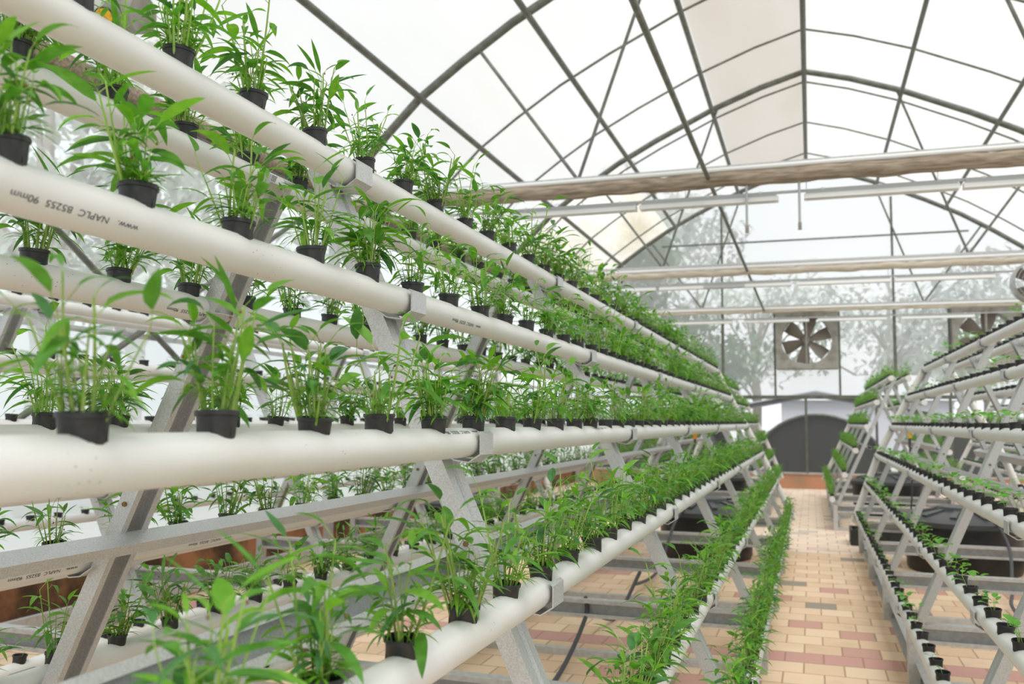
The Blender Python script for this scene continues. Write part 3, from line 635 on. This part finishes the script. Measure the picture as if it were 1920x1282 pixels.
tank(-1.35, 13.4, .45, .45, 'round black water tank under the far rack left of aisle')
def bez(P, n=14):
    P = [Vector(p) for p in P]; out = []
    for i in range(len(P)-1):
        a, b_, c, d = P[max(i-1, 0)], P[i], P[i+1], P[min(i+2, len(P)-1)]
        for k in range(n):
            t = k/n; out.append(.5*((2*b_) + (c-a)*t + (2*a-5*b_+4*c-d)*t*t + (-a+3*b_-3*c+d)*t**3))
    return out + [P[-1]]
for pts, lb in (([(-1.19, 3.2, .012), (-1.184, 4.2, .012), (-1.16, 4.72, .2), (-1.17, 4.78, .3), (-1.2, 5.0, .2), (-1.2, 5.7, .012), (-1.15, 6.25, .2), (-1.2, 6.4, .1), (-1.2, 7.35, .05), (-1.15, 7.9, .35), (-1.1, 8.4, .5)], 'dark rubber hose curving over the floor under the left rack'),
                ([(1.2, 5.2, .012), (1.22, 6.6, .05), (1.3, 7.1, .1), (1.42, 7.8, .3), (1.4, 8.3, .5)], 'dark rubber hose leading to tank under the right rack'),
                ([(.87, 9.2, .45), (.88, 9.15, .7), (.86, 9.1, 1.1)], 'thin dark riser hose beside the yellow valve on the right rack')):
    b = MB(); b.tube(bez(pts), .012 if 'thin' not in lb else .008, 8); tag(b.obj('hose', 'hose'), lb, 'hose')
for c, m, lb in (((.864, 9.06, 1.135), 'yellow', 'yellow valve handle near the far end of the right rack'), ((-1.095, 9.0, 1.10), 'orange', 'orange valve handle near the far end of the left rack')):
    t = empty('valve', lb, 'valve', c); b = MB(); b.box((0, 0, 0), (.03, .05, .045)); b.box((0, 0, .03), (.055, .02, .02)); b.obj('handle', m, t, smooth=False); b = MB(); b.tube([(0, 0, -.09), (0, 0, -.02)], .011, 8); b.obj('stem', 'hose', t)
t = empty('plant_crate', 'low dark crate of plants on the floor beyond the right rack', 'crate', (.72, 10.1, 0)); b = MB()
for q, d in (((0, 0, .01), (.7, .4, .02)), ((0, -.2, .08), (.7, .02, .16)), ((0, .2, .08), (.7, .02, .16)), ((-.35, 0, .08), (.02, .4, .16)), ((.35, 0, .08), (.02, .4, .16))): b.box(q, d)
b.obj('crate', 'crate', t, smooth=False); b = MB()
for _ in range(120): leaf(b, (rng.uniform(-.33, .33), rng.uniform(-.18, .18), .05), (rng.uniform(-.6, .6), rng.uniform(-.6, .6), 1), rng.uniform(.08, .18), .014, .8, 0)
b.obj('foliage', 'tleafd', t)
# ---------------------------------------------------------------- outdoors
def tree(x, y, h, cr, m, lb, n=2000, trunk=.35, ls=.16, seed=1):
    q = random.Random(seed); t = empty('tree', lb, 'tree', (x, y, 0)); b = MB(); b.tube([(0, 0, 0), (.1, 0, h*.3), (-.1, .1, h*.6), (0, 0, h*.9)], [trunk*.5, trunk*.4, trunk*.25, trunk*.06], 10)
    cl = []
    for k in range(14):
        a = q.uniform(0, 6.28); z = h*q.uniform(.45, .95); rr = cr*q.uniform(.35, 1)*math.sqrt(max(.1, 1-((z/h-.65)/.45)**2)); e = Vector((rr*math.cos(a), rr*math.sin(a), z)); cl.append(e); b.tube([(0, 0, z*.6), e*.5+Vector((0, 0, z*.42)), e], [trunk*.16, trunk*.09, .02], 6)
    b.obj('trunk', 'bark', t); b = MB()
    for k in range(n):
        c = q.choice(cl); r_ = cr*.36; d = Vector((q.gauss(0, 1), q.gauss(0, 1), q.gauss(0, .6))).normalized()*r_*q.random()**.4; p = c+d
        leaf(b, p, (q.uniform(-1, 1), q.uniform(-1, 1), q.uniform(-.7, .6)), ls*q.uniform(.7, 1.5), ls*.3, .8, 0, seg=2)
    b.obj('foliage', m, t)
tree(-4.6, 21.5, 6.2, 1.7, 'tleafd', 'dark leafy tree close behind the end wall, upper left', 1500, .3, .22, 2)
tree(-2.8, 24, 5.6, 2.0, 'tleafd', 'dark drooping branches behind the end wall at left of centre', 1300, .3, .22, 9)
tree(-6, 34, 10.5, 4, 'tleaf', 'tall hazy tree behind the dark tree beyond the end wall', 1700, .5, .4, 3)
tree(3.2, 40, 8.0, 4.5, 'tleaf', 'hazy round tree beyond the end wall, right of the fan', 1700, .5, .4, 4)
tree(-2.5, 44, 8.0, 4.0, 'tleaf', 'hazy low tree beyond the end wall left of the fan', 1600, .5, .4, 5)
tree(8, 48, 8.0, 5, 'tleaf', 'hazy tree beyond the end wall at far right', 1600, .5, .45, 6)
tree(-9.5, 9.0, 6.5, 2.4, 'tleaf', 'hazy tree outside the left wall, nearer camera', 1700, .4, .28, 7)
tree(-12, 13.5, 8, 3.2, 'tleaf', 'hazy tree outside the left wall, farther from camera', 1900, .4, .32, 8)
for tx, lb in ((.12, 'dark rounded shade tunnel standing outside the end wall, aligned with the aisle'), (-3.25, 'dark rounded shade tunnel outside the end wall, left of the aisle'), (3.5, 'dark rounded shade tunnel outside the end wall behind the right rack')):
    t = empty('shade_tunnel', lb, 'shade tunnel', (tx, 20, 0)); b = MB(); n = 20
    prof = [(1.42*math.cos(a), 1.42*math.sin(a)) for a in np.linspace(0, math.pi, n)]
    b.add([(x, y, z) for y in (0, 5) for x, z in prof] , [(i, i+1, n+i+1, n+i) for i in range(n-1)]); b.add([(x, .0, z) for x, z in prof], [tuple(range(n))]); b.obj('net_cover', 'shade', t)
    b = MB(); b.tube([(x, -.03, z) for x, z in prof], .03, 8); b.obj('hoop', 'roofsteel', t)
t = empty('tarp_awning', 'pale tarp awning over the dark tunnel outside', 'awning', (.1, 21, 0)); b = MB(); b.sheet([(-2.6, 0, 1.45), (0, 0, 1.95), (2.6, 0, 1.45)], (0, 4.5, 0), .03); b.obj('tarp', 'tarp', t, smooth=False)
for x in (-2.55, 2.55): b = MB(); b.tube([(x, .1, 0), (x, .1, 1.45)], .03, 8); b.obj('pole', 'steel2', t)
t = empty('shed', 'low white shed with sloping roof far outside the end wall', 'shed', (1.6, 30, 0)); b = MB(); b.box((0, 1.5, 1.0), (5, 3, 2.0)); b.obj('wall', 'tarp', t, smooth=False)
b = MB(); b.add([(-2.8, -.2, 1.95), (2.8, -.2, 1.95), (2.0, 1.5, 2.8), (-2.0, 1.5, 2.8), (2.8, 3.2, 1.95), (-2.8, 3.2, 1.95)], [(0, 1, 2, 3), (3, 2, 4, 5), (0, 3, 5), (1, 4, 2)]); b.obj('roof', 'shed', t, smooth=False)
